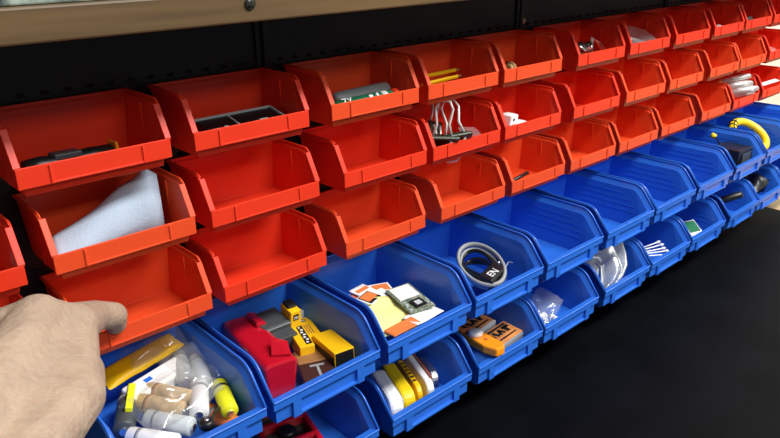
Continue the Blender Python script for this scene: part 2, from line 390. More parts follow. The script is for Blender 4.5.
for i, (d, h, rz, lab) in enumerate([(.046, .0045, .03, 'upper of two thin yellow sticks in an orange red bin'), (.050, -.0010, .09, 'lower of two thin yellow sticks, partly behind the bin lip')]):
    t = thing('yellow_stick', lab, 'stick', at('R1', 4, -.018, d, h), (0, 0, rz), 'yellow sticks')
    MB().tube([(-.028, 0, 0), (.024, 0, 0)], .0018, 6).build('shaft', YCARD, t)
    MB().lathe([(.0018,.024),(.0003,.031)], 6, rot=R(0, PI/2)).build('tip', BROWN, t)
t = thing('brass_fitting', 'small brass and dark fitting in the corner of an orange red bin', 'fitting', at('R1', 5, -.020, .048, -.003))
MB().lathe([(.0001,-.006),(.004,-.006),(.004,0),(.0055,0),(.0055,.004),(.003,.004),(.003,.008),(.0001,.008)], 12, rot=R(0, PI/2, .3)).build('barrel', GOLD, t, bev=.0003)
MB().lathe([(.0001,-.004),(.006,-.004),(.006,.001),(.0001,.001)], 6, (0), (.009, .006, .001), R(.4, .2)).build('nut', DSTEEL, t)
for i, (x, d, h, rz, lab) in enumerate([(-.028, .050, -.004, .4, 'left steel clip with looped wire in the red bin'), (-.014, .047, -.004, -.3, 'middle steel clip with looped wire in the red bin')]):
    t = thing('steel_clip', lab, 'clip', at('R1', 6, x, d, h+.003), (.2, 0, rz), 'steel clips'); t.scale = (1.35,)*3
    MB().tube([(.006*math.cos(a), .005*math.sin(a), .004+.002*math.cos(2*a)) for a in [k*2*PI/16 for k in range(16)]], .0012, 6, closed=True).build('wire_loop', STEEL, t, smooth=True)
    MB().box((.009, .006, .009), (0, 0, -.003), R(.2, .3)).build('jaw', DSTEEL, t, bev=.001)
    MB().lathe([(.0001,-.006),(.0028,-.006),(.0028,.006),(.0001,.006)], 10, rot=R(PI/2), c=(0,0,.0035)).build('pin', STEEL, t)
t = thing('angle_bracket', 'bent steel bracket leaning to the right of the steel clips', 'bracket', at('R1', 6, .006, .048, -.001), (0, 0, .2)); t.scale = (1.3,)*3
MB().tube([(-.006, 0, -.006), (-.005, .001, .010), (.004, -.002, .005), (.017, -.004, -.004)], [.0016]*4, 6).build('arm', STEEL, t)
MB().box((.006, .005, .014), (-.007, .002, .0)).build('plate', DSTEEL, t, bev=.001)
t = tag(bag(.070, .042, .012, 3.1, .3).build('clear_bag', FILM, loc=at('R1', 7, .002, .036, .001), rot=(.35, 0, 0), smooth=True), 'clear plastic bag of pens lying in the top row red bin', 'bag')
for i in range(4):
    tag(MB().lathe([(.0001,-.027),(.0028,-.024),(.0028,.022),(.001,.029),(.0001,.029)], 10, rot=R(0, PI/2)).build('pen', [MILKY, BLUE, MILKY, LGREY][i], loc=at('R1', 7, -.010+.004*i, .034+.006*(i % 3), -.006+.0035*(i//2)), rot=(0, .2, .15*(i-1)), smooth=True),
        ['milky pen lying lowest in the clear pen bag', 'blue pen inside the clear pen bag', 'milky pen crossing the blue one in the clear pen bag', 'light grey pen at the right inside the clear pen bag'][i], 'pen', 'pens in the clear bag')
tag(MB().lathe([(.0001,0),(.007,0),(.0075,.004),(.004,.007),(.0001,.007)], 16).build('white_dome', WHITE, loc=at('R1', 9, .004, .046, -.010), rot=(.3, .1, 0), smooth=True), 'small white dome in a red bin of the top row', 'dome')
for i, (x, d, rz, h, m_) in enumerate([(-.014, .044, .3, .0, BLACK), (-.002, .046, -.5, -.004, DGREY), (.010, .048, .2, -.008, BLACK)]):
    t = thing('small_motor', ['black round part at the left in a top row bin', 'dark grey round part between two black ones', 'black round part at the right in a top row bin'][i], 'part', at('R1', 10, x, d, h), (0, 0, rz), 'small black parts')
    MB().lathe([(.0001,-.008),(.005,-.008),(.0058,-.006),(.0058,.005),(.004,.007),(.0001,.007)], 14, rot=R(0, PI/2)).build('body', m_, t, smooth=True)
    MB().lathe([(.0001,.007),(.0012,.007),(.0012,.011),(.0001,.011)], 8, rot=R(0, PI/2)).build('shaft', STEEL, t)

# --- R2
def clothfn(x, y): return (x, y, .005*nz(x, y, 28, 4.4) + .0022*math.sin(x*150+y*90))
m = MB()
pl = [(-.046,.030),(-.030,.055),(-.041,.058),(.010,.052),(.034,.040),(.040,.010),(.030,-.012)]
# folded cloth: a long tapering fold standing up to the rear right corner
st = []
for i in range(25):
    t_ = i/24; cx = -.040+.078*t_; top = -.004+.036*t_**1.05; dd = .041-.008*t_; hw = .0155-.004*t_
    if t_ > .9: top -= (t_-.9)*.10; hw *= 1-(t_-.9)*3
    rowp = []
    for k in range(17):
        a = k/16*2*PI; ex = (1 + .10*nz(t_*3, k*.3, 1.3, 2))
        y = -(dd) + hw*math.cos(a)*ex; z = (top-.014)/2 + ((top+.014)/2+.003)*math.sin(a)*ex + (.0 if math.sin(a) < 0 else .004*math.cos(a))
        z = max(z, -.0155+.001*nz(cx*30, k, 1, 1))
        rowp.append((cx+.003*math.cos(a), y, z))
    st.append(rowp)
vs = [p for rr_ in st for p in rr_]
fs = [(i*17+k, i*17+(k+1), (i+1)*17+(k+1), (i+1)*17+k) for i in range(24) for k in range(16)] + [tuple(range(16)), tuple(24*17+k for k in range(16))]
cl = tag(m.add(vs, fs).build('folded_cloth', CLOTH, loc=at('R2', 1, 0, 0, 0), smooth=True), 'pale blue white folded cloth in the left bin of the middle row', 'cloth')
def binder_clip(label, loc, rot, sc=1.0, fold=(.3, 2.4)):
    t = thing('binder_clip', label, 'binder clip', loc, rot, 'binder clips'); t.scale = (sc*1.2,)*3
    # spring-steel wedge body
    b = MB().prism([(-.006, 0), (.006, 0), (.0035, .003), (.0012, .013), (-.0012, .013), (-.0035, .003)], -.0125, .0125, R(0, 0, PI/2)); b.build('jaw_body', CLIPM, t, bev=.0008)
    for s in (-1, 1):
        e = fold[0] if s > 0 else fold[1]
        pts = []
        base = [(-.007, 0), (-.0045, .008), (-.0065, .019), (-.0035, .0245), (.0035, .0245), (.0065, .019), (.0045, .008), (.007, 0)]
        for (x, l) in base: pts.append((x, s*(.002+l*math.sin(e)), .010+l*math.cos(e)))
        MB().tube(pts, .0010, 6).build('wire_handle', WIREM, t, smooth=True)
    return t
binder_clip('black binder clip at the left front of the pile, handle lying flat', at('R2', 4, -.024, .046, -.002), (1.1, .1, -.5), 1.1, (1.2, 2.7))
binder_clip('black binder clip at the right front with its wire handle upright', at('R2', 4, -.006, .048, -.004), (1.0, -.1, -.5), 1.1, (1.35, 2.7))
binder_clip('black binder clip at the back of the pile, tilted up', at('R2', 4, -.016, .030, .000), (.2, .3, .3), .9, (.2, 2.6))
tag(sheet(8, 8, .022, .014, lambda x, y: (x, y, .002*nz(x, y, 120, 3))).build('film_scrap', FILM, loc=at('R2', 4, .016, .051, .001), rot=(.5, .1, -.1), smooth=True), 'small crumpled clear scrap right of the binder clips', 'scrap')
t = tag(MB().box((.017, .014, .012)).build('plug', WHITE, loc=at('R2', 5, -.008, .036, -.003), rot=(.1, .1, .2), bev=.0015), 'white square plug in a red bin right of the binder clips', 'plug')
MB().box((.004, .0006, .003), (-.002, -.0072, .001)).build('slot', BLACK, t)
t2 = tag(MB().lathe([(.0001,-.004),(.011,-.004),(.012,0),(.010,.004),(.0001,.005)], 20).build('white_disc', WHITE, loc=at('R2', 5, -.002, .048, -.009), rot=(.15, .1, 0), smooth=True), 'white round disc in front of the white square plug', 'disc')
tag(bag(.026, .020, .008, 7, .4, 10).build('film_piece', FILM, loc=at('R2', 11, .0, .048, -.004), rot=(.4, 0, 0), smooth=True), 'crumpled clear film in the right end red bin of the middle row', 'film')
t = tag(bag(.045, .03, .014, 17, .4, 12).build('grey_cloth', GREY, loc=at('R2', 0, .008, .040, -.007), smooth=True), 'crumpled grey beige rag in the bin cut by the left photo edge', 'rag')

# --- R3
tag(MB().tube([(-.018, 0, 0), (.016, .004, .001)], .0022, 8).build('thin_rod', BLACK, loc=at('R3', 5, -.006, .044, -.009), smooth=True), 'thin dark rod lying in an orange red bin of the bottom row', 'rod')
for i, (x, d, h, ry) in enumerate([(-.012, .058, .010, -.10), (-.016, .050, .018, -.06), (-.010, .044, .026, -.12), (-.004, .052, .002, -.05)]):
    t = thing('clear_vial', ['clear vial lying second from the bottom of the vial stack', 'clear vial lying second from the top of the vial stack', 'topmost clear vial of the stack', 'lowest clear vial, resting on the bin lip'][i], 'vial', at('R3', 10, x+.012, d-.004, h-.002), (0, ry-.05, -.62+.06*(i-1)), 'clear vials')
    MB().lathe([(.0001,-.024),(.0048,-.024),(.0048,.022),(.003,.026),(.0001,.026)], 14, rot=R(0, PI/2)).build('glass_tube', MILKY, t, smooth=True)
    MB().box((.026, .0072, .0016), (.006, 0, .0035)).build('paper_label', PAPER, t)
    MB().lathe([(.0001,-.034),(.0042,-.034),(.0042,-.024),(.0001,-.024)], 12, rot=R(0, PI/2)).build('orange_cap', ORC, t, smooth=True)
tag(MB().box((.040, .010, .0016)).build('white_strip', WHITE, loc=at('R3', 11, .006, .050, .004), rot=(.1, -.15, -.35), bev=.0004), 'white plastic strip in the right end red bin of the bottom row', 'strip')
tag(bag(.05, .04, .012, 23, .4, 12).build('dark_rag', DGREY, loc=at('R3', 0, .004, .036, -.009), smooth=True), 'dark grey rag in the bin mostly hidden behind the hand', 'rag')

# --- B1, bin 2: crimson case, charger, tape boxes
t = thing('crimson_case', 'glossy crimson case standing along the left side of the blue bin', 'case', at('B1', 2, -.0165, .062, -.002), (0, 0, -.15))
MB().prism([(-.012, -.0225), (.010, -.0225), (.0145, .006), (.010, .0085), (-.011, .0085), (-.0145, .006)], -.033, .052, Matrix(((1,0,0),(0,1,0),(0,0,1)))).build('body', MAROON, t, bev=.0022)
MB().box((.009, .022, .004), (.010, .036, .0100), R(0, .3, 0)).build('ridge', MAROON, t, bev=.001)
f = MB(); f.add([(-.003,-.022,.009),(.010,-.030,.0095),(.013,-.018,.014),(.004,-.008,.016),(-.003,-.022,.0102),(.010,-.030,.0107),(.013,-.018,.0152),(.004,-.008,.0172)], [(0,1,2,3),(7,6,5,4),(0,4,5,1),(1,5,6,2),(2,6,7,3),(3,7,4,0)])
f.build('folded_flap', MAROON, t)
tag(MB().lathe([(.0001,-.0015),(.003,-.001),(.003,.001),(.0001,.0015)], 12, rot=R(0, PI/2)).build('white_button', WHITE, loc=at('B1', 2, -.0352, .046, .004), smooth=True), 'small white button between the crimson case and the bin wall', 'button')
t = thing('battery_charger', 'dark grey ridged charger lying behind the yellow tape boxes', 'charger', at('B1', 2, .0085, .034, -.001), (.12, .0, -.05))
MB().prism([(-.013,-.011),(.013,-.011),(.0135,.007),(.012,.009),(-.012,.009),(-.0135,.007)], -.012, .014).build('housing', DGREY, t, bev=.0012)
MB().box((.022, .012, .010), (.002, -.017, -.002)).build('front_step', DGREY, t, bev=.001)
MB().box((.025, .0006, .001), (0, -.0123, .0075)).build('seam', GREY, t)
t = tag(MB().box((.010, .018, .024)).build('yellow_clip_case', YCARD, loc=at('B1', 2, .0265, .039, .003), rot=(.1, 0, -.1), bev=.0008), 'upright yellow case beside the dark grey charger', 'case')
MB().box((.0050, .0004, .0056), (0, -.0092, .006)).build('black_square', BLACK, t)
text_mesh('m', .0055, 'white_letter', WHITE, t, (0, -.0095, .006), (PI/2, 0, 0))
MB().box((.008, .010, .004), (0, .002, .013)).build('dark_top', BLACK, t, bev=.0005)
def tapebox(label, loc, rot, L, W, H, band=True, square=False):
    t = tag(MB().box((W, L, H)).build('yellow_box', YCARD, loc=loc, rot=rot, bev=.0006), label, 'box', 'yellow boxes')
    if band:
        MB().box((W*.42, L*.86, .0003), (W*.22, 0, H/2)).build('black_band', BLACK, t)
        m = MB()
        rnd = random.Random(5)
        for i in range(9): m.box((W*.16*rnd.uniform(.6, 1.2), L*.045, .0003), (W*(.17+.09*(i % 2)), L*(-.36+.09*i), H/2+.0002))
        m.build('white_print', WHITE, t)
    if square:
        MB().box((W*.34, W*.34, .0003), (-W*.05, L*.36, H/2)).build('black_square', BLACK, t)
        text_mesh('m', W*.34, 'white_letter', WHITE, t, (-W*.05, L*.36, H/2+.0002), (0, 0, 0))
        m = MB()
        for i in range(3): m.box((W*.07, L*.42, .0003), (-W*.22+W*.17*i, -L*.08, H/2))
        m.build('dark_print', BROWN, t)
    return t
tapebox('yellow box with a black printed band, in the middle', at('B1', 2, .0225, .056, -.0100), (.05, .0, -.30), .042, .013, .014)
tapebox('yellow box with a small black square, right of the black banded one', at('B1', 2, .0365, .050, -.0115), (0, 0, -.29), .036, .013, .012, False, True)
t = tapebox('largest yellow box, with a dark end, at the right front', at('B1', 2, .0345, .087, -.0095), (-.04, .0, -.16), .038, .0185, .015, False)
MB().box((.0165, .0008, .0130), (0, -.0192, 0)).build('dark_end', BLACK, t)
MB().box((.0008, .037, .009), (-.0095, 0, -.002)).build('dark_side', BLACK, t)
t = carton('brown_box', 'brown card box in front of the black banded yellow box', 'box', .024, .020, .012, BROWN, at('B1', 2, .0165, .078, -.018), (0, .0, -.40))
t = tag(MB().box((.027, .026, .009)).build('dark_box', DBROWN, loc=at('B1', 2, .0085, .100, -.0175), rot=(.1, 0, -.40), bev=.0008), 'dark brown box with a grey T shaped mark by the bin lip', 'box')
MB().box((.0022, .018, .0003), (.001, -.002, .0047)).box((.012, .0022, .0003), (.001, .008, .0047)).build('grey_mark', GREY, t)
tag(MB().box((.010, .012, .010)).build('silver_box', LGREY, loc=at('B1', 2, .040, .027, -.004), rot=(0, .1, .2), bev=.001), 'small light grey box wedged behind the yellow boxes', 'box')

# --- B1, bin 3
def note(label, loc, rot, sx, sy, m_, seed, amp=.0015, g=None, n=14, cat='note', name='paper_note'):
    mm_ = sheet(n, n, sx, sy, lambda x, y: (x, y, amp*nz(x, y, 60, seed) + amp*1.5*(y/sy)**2))
    o = mm_.build(name, m_, loc=loc, rot=rot, smooth=True); so = o.modifiers.new('solid', 'SOLIDIFY'); so.thickness = .0006
    return tag(o, label, cat, g)
note('orange red card lying on the yellow notes by the lip', at('B1', 3, -.014, .106, -.0060), (.05, 0, .04), .034, .013, ORC, 2, .0006, name='card', cat='card')
note('white paper at the right edge of the yellow notes', at('B1', 3, .014, .103, -.0065), (.04, .02, .06), .036, .018, PAPER, 4, .0008)
note('large pale yellow note filling the left of the bin', at('B1', 3, -.010, .081, -.0080), (.08, .06, -.42), .044, .060, YNOTE, 5, .0022, 'pale yellow notes')
note('pale yellow note under the circuit board', at('B1', 3, .010, .084, -.0080), (.05, -.03, -.10), .042, .046, YNOTE, 8, .0016, 'pale yellow notes')
for i, (x, d, h, rz, rx, m_, lab) in enumerate([(-.012, .040, -.007, .6, .15, ORC, 'orange and white card furthest left behind the yellow note'), (.002, .034, -.004, .2, .1, PAPER, 'white and orange card in the middle behind the yellow note'),
        (-.004, .050, -.003, .35, .1, ORC, 'orange card with a dark border touching the yellow note'), (.020, .040, -.006, -.3, .1, ORC, 'orange card peeping out behind the circuit board'), (.010, .050, -.005, .1, .05, PAPER, 'white card left of the circuit board')]):
    t = tag(MB().box((.021, .017, .0012)).build('card', PAPER, loc=at('B1', 3, x, d, h), rot=(rx, .05, rz), bev=.0003), lab, 'card', 'small printed cards')
    MB().box((.019, .015, .0003), (0, 0, .0007)).build('dark_border', DSTEEL if i in (0, 2) else PAPER, t)
    MB().box((.0165, .0105 if i != 1 else .005, .0003), (0, .001, .0010)).build('orange_print', m_ if i != 1 else ORC, t)
t = thing('circuit_board', 'green circuit board with a blank white label on yellow notes', 'circuit board', at('B1', 3, .0215, .078, -.0020), (.05, -.06, -.22))
MB().box((.026, .046, .0016)).build('board', PCBG, t, bev=.0003)
MB().box((.021, .022, .0004), (0, .010, .0011)).build('white_label', PAPER, t)
MB().box((.0125, .0125, .0012), (.001, -.0125, .0014), R(0, 0, .1)).build('chip', BLACK, t, bev=.0002)
MB().box((.0062, .0062, .0004), (.001, -.0125, .0022), R(0, 0, .1)).build('chip_mark', LGREY, t)
m = MB()
rnd = random.Random(9)
for i in range(26): m.box((.0016, .001, .0008), (rnd.choice([-1, 1])*rnd.uniform(.0085, .0115), rnd.uniform(-.021, .0), .0012))
m.build('solder_pads', LGREY, t)
tag(bag(.022, .018, .012, 31, .6, 10).build('foil_scrap', STEEL, loc=at('B1', 3, -.022, .024, -.010), smooth=True), 'crumpled silver foil at the back left of the bin', 'foil')

# --- B1, bin 4: strapped cable
t = thing('cable_strap', 'grey cable ring held by a black strap with white letters', 'cable', at('B1', 4, .0140, .077, -.009), (.10, -.10, -.42)); t.scale = (.72, .86, 1)
for k, (a_, b_, hh, mt) in enumerate([(.028, .040, .008, CABLE), (.0245, .0365, .003, CABLE)]):
    pts = [(a_*math.cos(q)+.001, b_*math.sin(q), hh+.004*math.sin(q+.6)) for q in [i*2*PI/40 for i in range(40)]]
    MB().tube(pts, .0026, 8, closed=True).build('grey_loop', mt, t, smooth=True)
for k, (a_, b_, hh) in enumerate([(.020, .031, .006), (.0165, .027, .000), (.0205, .028, -.003)]):
    pts = [(a_*math.cos(q)-.001, b_*math.sin(q)+.002, hh+.003*math.sin(2*q+k)) for q in [i*2*PI/36 for i in range(36)]]
    MB().tube(pts, .0021, 8, closed=True).build('black_loop', BLACK, t, smooth=True)
st = MB().box((.040, .022, .014), (.006, -.022, .003), R(.0, 0, .5)).build('strap', BLACK, t, bev=.003)
text_mesh('EN', .014, 'white_letters', WHITE, t, (.004, -.026, .0103), (0, 0, .45), .0003)
MB().lathe([(.0001,0),(.002,.0002),(.002,.002),(.0001,.003)], 10, c=(.022, -.010, .009)).build('steel_rivet', STEEL, t, smooth=True)
MB().tube([(.026, -.018, .004), (.036, -.012, .009), (.040, -.016, .010)], .0005, 6).build('loose_thread', LGREY, t)

# --- B1, bin 8, 9, 10
tag(bag(.012, .008, .005, 41, .3, 8).build('silver_bit', STEEL, loc=at('B1', 8, .0425, .020, .026), smooth=True), 'small silver bit on the rear side rim of an otherwise empty blue bin', 'bit')
t = tag(MB().box((.050, .042, .026)).build('black_box', BLACK, loc=at('B1', 9, .0150, .091, -.001), rot=(0, .05, 0), bev=.0015), 'black rectangular box with a yellow bead on its cord in a blue bin', 'box')
MB().box((.030, .0006, .016), (0, -.0222, 0)).build('grey_panel', DGREY, t)
MB().tube([(-.004, .012, .010), (.004, .024, .016), (.012, .033, .019)], .0011, 6).build('cord', BLACK, t, smooth=True)
MB().lathe([(.0001,-.003),(.0042,-.003),(.0042,.003),(.0001,.003)], 12, c=(.014, .036, .020), rot=R(.4)).build('yellow_bead', YEL, t, smooth=True)
t = thing('tape_ring', 'yellow ring with black hash marks standing in a blue bin', 'ring', at('B1', 10, .000, .078, .008), (.55, -.35, .2))
pts = [(.027*math.cos(q), .029*math.sin(q), 0) for q in [i*2*PI/40 for i in range(40)]]
MB().tube(pts, .0062, 10, closed=True).build('ring_body', YEL, t, smooth=True)
m = MB()
for q in (1.45, 1.75, 2.05, 2.35): m.tube([(.0275*math.cos(q)+.0065*math.cos(q)*math.cos(a), .0295*math.sin(q)+.0065*math.sin(q)*math.cos(a), .0067*math.sin(a)) for a in [k*PI/8-.4 for k in range(9)]], .0008, 5)
m.tube([(.0285*math.cos(q), .0305*math.sin(q), .0062) for q in [1.3+k*.15 for k in range(9)]], .0008, 5)
m.build('black_hash_marks', BLACK, t)

# --- B2
t = thing('red_tool', 'red framed tool with dark openings in the lowest left bin', 'tool', at('B2', 2, -.004, .074, -.010), (0, 0, -.25))
fr_ = MB(); W_, L_ = .042, .080
fr_.box((.005, L_, .014), (-W_/2, 0, 0)); fr_.box((.005, L_, .014), (W_/2, 0, 0))
for y in (-L_/2, -L_*.12, L_*.22, L_/2): fr_.box((W_, .005, .014), (0, y, 0))
fr_.build('frame', MAROON, t, bev=.0015)
MB().box((W_-.006, L_-.006, .006), (0, 0, -.004)).build('dark_inside', BLACK, t)
MB().lathe([(.0001,-.004),(.008,-.004),(.008,.006),(.006,.008),(.0001,.008)], 16, c=(0, .004, 0)).build('knob', BLACK, t, smooth=True)
def slab_tool(name, label, cat, m_, loc, rot, L, T, H, group=None, round_=.45):
    n = 10; r_ = H*round_; poly = []
    for cx, cz, a0 in ((L/2-r_, H/2-r_, 0), (-L/2+r_, H/2-r_, PI/2), (-L/2+r_, -H/2+r_, PI), (L/2-r_, -H/2+r_, 1.5*PI)):
        for k in range(6): a = a0+k*PI/10; poly.append((cx+r_*math.cos(a), cz+r_*math.sin(a)))
    return tag(MB().prism(poly, -T/2, T/2).build(name, m_, loc=loc, rot=rot, bev=T*.22), label, cat, group)
RZ = PI/2 - .38
t = slab_tool('white_case', 'white rounded case standing furthest left among the knives', 'case', WHITE, at('B2', 3, -.0225, .087, -.0085), (0, 0, RZ), .060, .013, .026)
MB().box((.050, .0022, .020), (0, -.0068, 0)).build('grey_groove', LGREY, t, bev=.001)
t = slab_tool('yellow_knife', 'thick yellow folding knife beside the white rounded case', 'knife', YEL, at('B2', 3, -.0050, .084, -.0100), (0, 0, RZ), .062, .013, .024)
MB().box((.030, .0018, .006), (.008, -.0070, .006)).build('black_blade', BLACK, t, bev=.0005)
MB().box((.004, .0138, .005), (-.029, 0, -.004)).build('black_tip', BLACK, t, bev=.001)
t = slab_tool('thin_knife', 'thin yellow orange knife between thick yellow knife and brown one', 'knife', YCARD, at('B2', 3, .0115, .082, -.0125), (0, 0, RZ), .058, .0055, .021)
m = MB()
for k in range(6): m.box((.003, .006, .003), (-.014+.006*k, 0, .0090))
m.build('brown_print', BROWN, t)
t = slab_tool('brown_knife', 'brown and white knife standing right of the yellow orange one', 'knife', WHITE, at('B2', 3, .0230, .084, -.0115), (0, 0, RZ), .060, .0075, .022)
MB().box((.046, .0026, .0215), (.002, -.0038, .0015)).build('brown_scale', REDBR, t, bev=.0008)
t = slab_tool('silver_tool', 'shiny silver tool furthest right among the knives', 'tool', STEEL, at('B2', 3, .0330, .086, -.0110), (0, 0, RZ), .040, .008, .021)
MB().box((.016, .0086, .008), (-.008, 0, -.005)).build('brown_inlay', DBROWN, t, bev=.0005)
t = thing('orange_cutter', 'orange cutter with a round white button leaning over the lip', 'cutter', at('B2', 4, -.0165, .105, .0045), (-.10, .05, -.28)); t.scale = (1, .92, 1)
poly = [(-.0125,.034),(.006,.036),(.0095,.010),(.0125,-.014),(.0085,-.024),(-.003,-.027),(-.0095,-.012)]
MB().add([(x, y, z) for z in (-.005, .004) for x, y in poly], [tuple(range(7)), tuple(range(13, 6, -1))] + [(i, (i+1) % 7, (i+1) % 7+7, i+7) for i in range(7)]).build('handle', ORG, t, bev=.0018)
MB().box((.012, .006, .0055), (-.006, .029, .0025), R(0, 0, .3)).build('red_end', ORC, t, bev=.001)
MB().lathe([(.0001,.004),(.0078,.004),(.0078,.0075),(.006,.009),(.0001,.0092)], 24, c=(-.003, .014, 0)).build('white_button', WHITE, t, smooth=True)
MB().box((.0035, .005, .0012), (.001, -.001, .0045), R(0, 0, .5)).build('orange_lug', ORC, t, bev=.0004)
for i, (x, d, h, rz, lab) in enumerate([(.018, .060, -.0120, .06, 'copper and black labelled blade case at the back of the bin'), (.0225, .094, -.0120, .03, 'copper and black labelled blade case at the front right')]):
    t = tag(MB().box((.048, .028, .011)).build('blade_case', MILKY, loc=at('B2', 4, x, d, h), rot=(.06, -.05, rz), bev=.003), lab, 'case', 'blade cases')
    MB().box((.043, .025, .0008), (0, .0, .0056)).build('copper_label', COPPER, t)
    mm_ = MB()
    for (px, py, sx, sy, an) in [(-.010, .001, .0022, .011, .4), (-.0045, .001, .0022, .011, .4), (.001, .001, .0022, .011, -.5), (.0035, .001, .002, .011, .5), (.010, .001, .003, .011, 0)]: mm_.box((sx*1.7, sy*.8, .0003), (px*1.15, py+.001, .0062), R(0, 0, an))
    mm_.box((.034, .0018, .0003), (0, -.0072, .0062)).box((.036, .0026, .0003), (0, .0092, .0062)).box((.010, .004, .0003), (.013, .005, .0062)).box((.008, .004, .0003), (-.016, -.003, .0062)).build('black_print', BLACK, t)
    if i == 0: MB().box((.040, .0034, .0105), (.002, -.0125, .0008)).build('white_edge', PAPER, t, bev=.0005)
# clear bags
t = tag(bag(.060, .034, .020, 51, .3).build('clear_bag', FILM, loc=at('B2', 5, -.004, .090, -.008), rot=(.05, -.12, .35), smooth=True), 'clear plastic bag with small white pieces in a blue bin', 'bag')
rnd = random.Random(4)
for i in range(9):
    tag(MB().box((.006, .005, .004)).build('white_piece', PAPER, loc=at('B2', 5, -.026+rnd.uniform(0, .022), .103+rnd.uniform(-.010, .010), -.016+rnd.uniform(0, .005)), rot=(rnd.random(), rnd.random(), rnd.random()*3), bev=.0006), 'small white piece at the bottom of the clear plastic bag', 'piece', 'white pieces in the clear bag')
t = thing('clear_goggles', 'clear plastic goggles with a curved rim standing in a blue bin', 'goggles', at('B2', 6, 0, 0, 0))
cv = [(-.006,.070,.030),(.014,.076,.035),(.031,.084,.036),(.037,.092,.026),(.036,.099,.013),(.029,.106,.002),(.014,.110,-.006),(-.008,.113,-.010),(-.028,.113,-.012)]
cw = [(-.030,.062,.006),(-.022,.066,.010),(-.012,.074,.012),(-.004,.082,.010),(-.002,.090,.003),(-.008,.096,-.005),(-.016,.101,-.010),(-.026,.106,-.013),(-.034,.110,-.015)]
nn = 6; vs = []
for a_, b_ in zip(cv, cw):
    for k in range(nn+1):
        q = Vector(a_).lerp(Vector(b_), k/nn); bul = .010*math.sin(PI*k/nn); vs.append((q.x, -q.y-bul*.5, q.z+bul))
o = MB().add(vs, [(i*(nn+1)+k, i*(nn+1)+k+1, (i+1)*(nn+1)+k+1, (i+1)*(nn+1)+k) for i in range(8) for k in range(nn)]).build('lens', HAZE, t, smooth=True)
so = o.modifiers.new('solid', 'SOLIDIFY'); so.thickness = .0012
MB().tube([(x, -y, z_) for x, y, z_ in cv], .0022, 8).build('rim', MILKY, t, smooth=True)
MB().tube([(x, -y, z_) for x, y, z_ in cw], .0014, 8).build('inner_rim', MILKY, t, smooth=True)
MB().tube([(x*.55-.004, -(y+.004), z_*.6+.004) for x, y, z_ in cv[1:-1]], .0010, 8).build('strap', MILKY, t, smooth=True)
tag(bag(.034, .028, .020, 61, .5, 12).build('white_film', MILKY, loc=at('B2', 6, -.026, .086, .004), rot=(.3, 0, .4), smooth=True), 'crumpled white film left of the clear goggles', 'film')
for i in range(5):
    t = thing('cotton_swab', ['cotton swab lying lowest in the pile of five', 'second cotton swab from the bottom', 'middle cotton swab of the pile', 'second cotton swab from the top', 'topmost cotton swab of the pile'][i], 'swab', at('B2', 7, -.004+.002*(i % 2), .106-.003*i, -.0095+.0024*i), (0, -.03*i, -.62+.07*i), 'cotton swabs'); t.scale = (.72,)*3
    MB().tube([(-.022, 0, 0), (.024, 0, 0)], .0012, 6).build('stick', WHITE, t)
    MB().lathe([(.0001,.022),(.0024,.0235),(.0026,.028),(.0001,.032)], 10, rot=R(0, PI/2)).build('tip', PAPER, t, smooth=True)
t = tag(bag(.040, .028, .007, 66, .12, 14).build('small_packet', PAPER, loc=at('B2', 8, -.001, .094, -.009), rot=(.45, -.15, -.55), smooth=True), 'small white packet with green and yellow print in a blue bin', 'packet')
MB().box((.016, .020, .0012), (.009, 0, .0036)).build('green_print', GREEN, t, bev=.0004)
MB().box((.010, .018, .0012), (-.008, 0, .0036)).build('yellow_print', YNOTE, t, bev=.0004)
t = tag(MB().tube([(0, .030, -.013), (.004, 0, -.004), (.010, -.040, .020)], [.006, .006, .005], 10).build('black_stick', BLACK, loc=at('B2', 9, -.014, .080, .002), smooth=True), 'black rounded stick leaning on the bin side', 'stick')
t = tag(bag(.050, .055, .026, 71, .25, 14).build('black_pouch', BLACK, loc=at('B2', 10, .0, .085, .000), rot=(-.2, -.25, 0), smooth=True), 'soft black pouch in the second last bin of the bottom row', 'pouch')

# --- B1, bin 1: batteries and small bags
def battery(label, loc, rot, m_, r_=.0065, L=.034, g='batteries', capm=None):
    t = thing('battery', label, 'battery', loc, rot, g)
    MB().lathe([(.0001,-L/2),(r_*.9,-L/2),(r_,-L/2+.001),(r_,L/2-.001),(r_*.9,L/2),(.0001,L/2)], 20, rot=R(PI/2)).build('sleeve', m_, t, smooth=True)
    MB().lathe([(r_*1.02,-L*.30),(r_*1.02,-L*.22)], 20, rot=R(PI/2)).build('dark_band', BROWN if m_ is GOLD else (GREY if m_ is not NEON else BLACK), t, smooth=True)
    MB().lathe([(.0001,L/2),(r_*.4,L/2),(r_*.4,L/2+.0018),(.0001,L/2+.0018)], 12, rot=R(PI/2)).build('steel_nub', capm or STEEL, t)
    return t
battery('neon yellow battery with a silver tip leaning on the right side', at('B1', 1, .0375, .092, -.003), (.10, .0, -.29), NEON, .0063, .033)
t = thing('ring_terminal', 'black ring terminal on the batteries by the bin lip', 'terminal', at('B1', 1, .012, .112, -.0015), (.1, 0, .4))
MB().lathe([(.0001,-.002),(.005,-.002),(.005,.003),(.0035,.004),(.0001,.004)], 16).build('black_cap', BLACK, t, smooth=True)
MB().lathe([(.0001,.004),(.002,.004),(.0015,.005),(.0001,.005)], 12).build('silver_centre', STEEL, t, smooth=True)
MB().tube([(.004, 0, 0), (.016, .004, -.001), (.030, .003, -.003)], .0012, 6).build('black_lead', BLACK, t)
t = tag(bag(.064, .020, .008, 81, .15, 16).build('yellow_packet', YCARD, loc=at('B1', 1, .008, .022, .010), rot=(.25, -.1, .12), smooth=True), 'curved yellow packet under the pulled orange bin', 'packet')
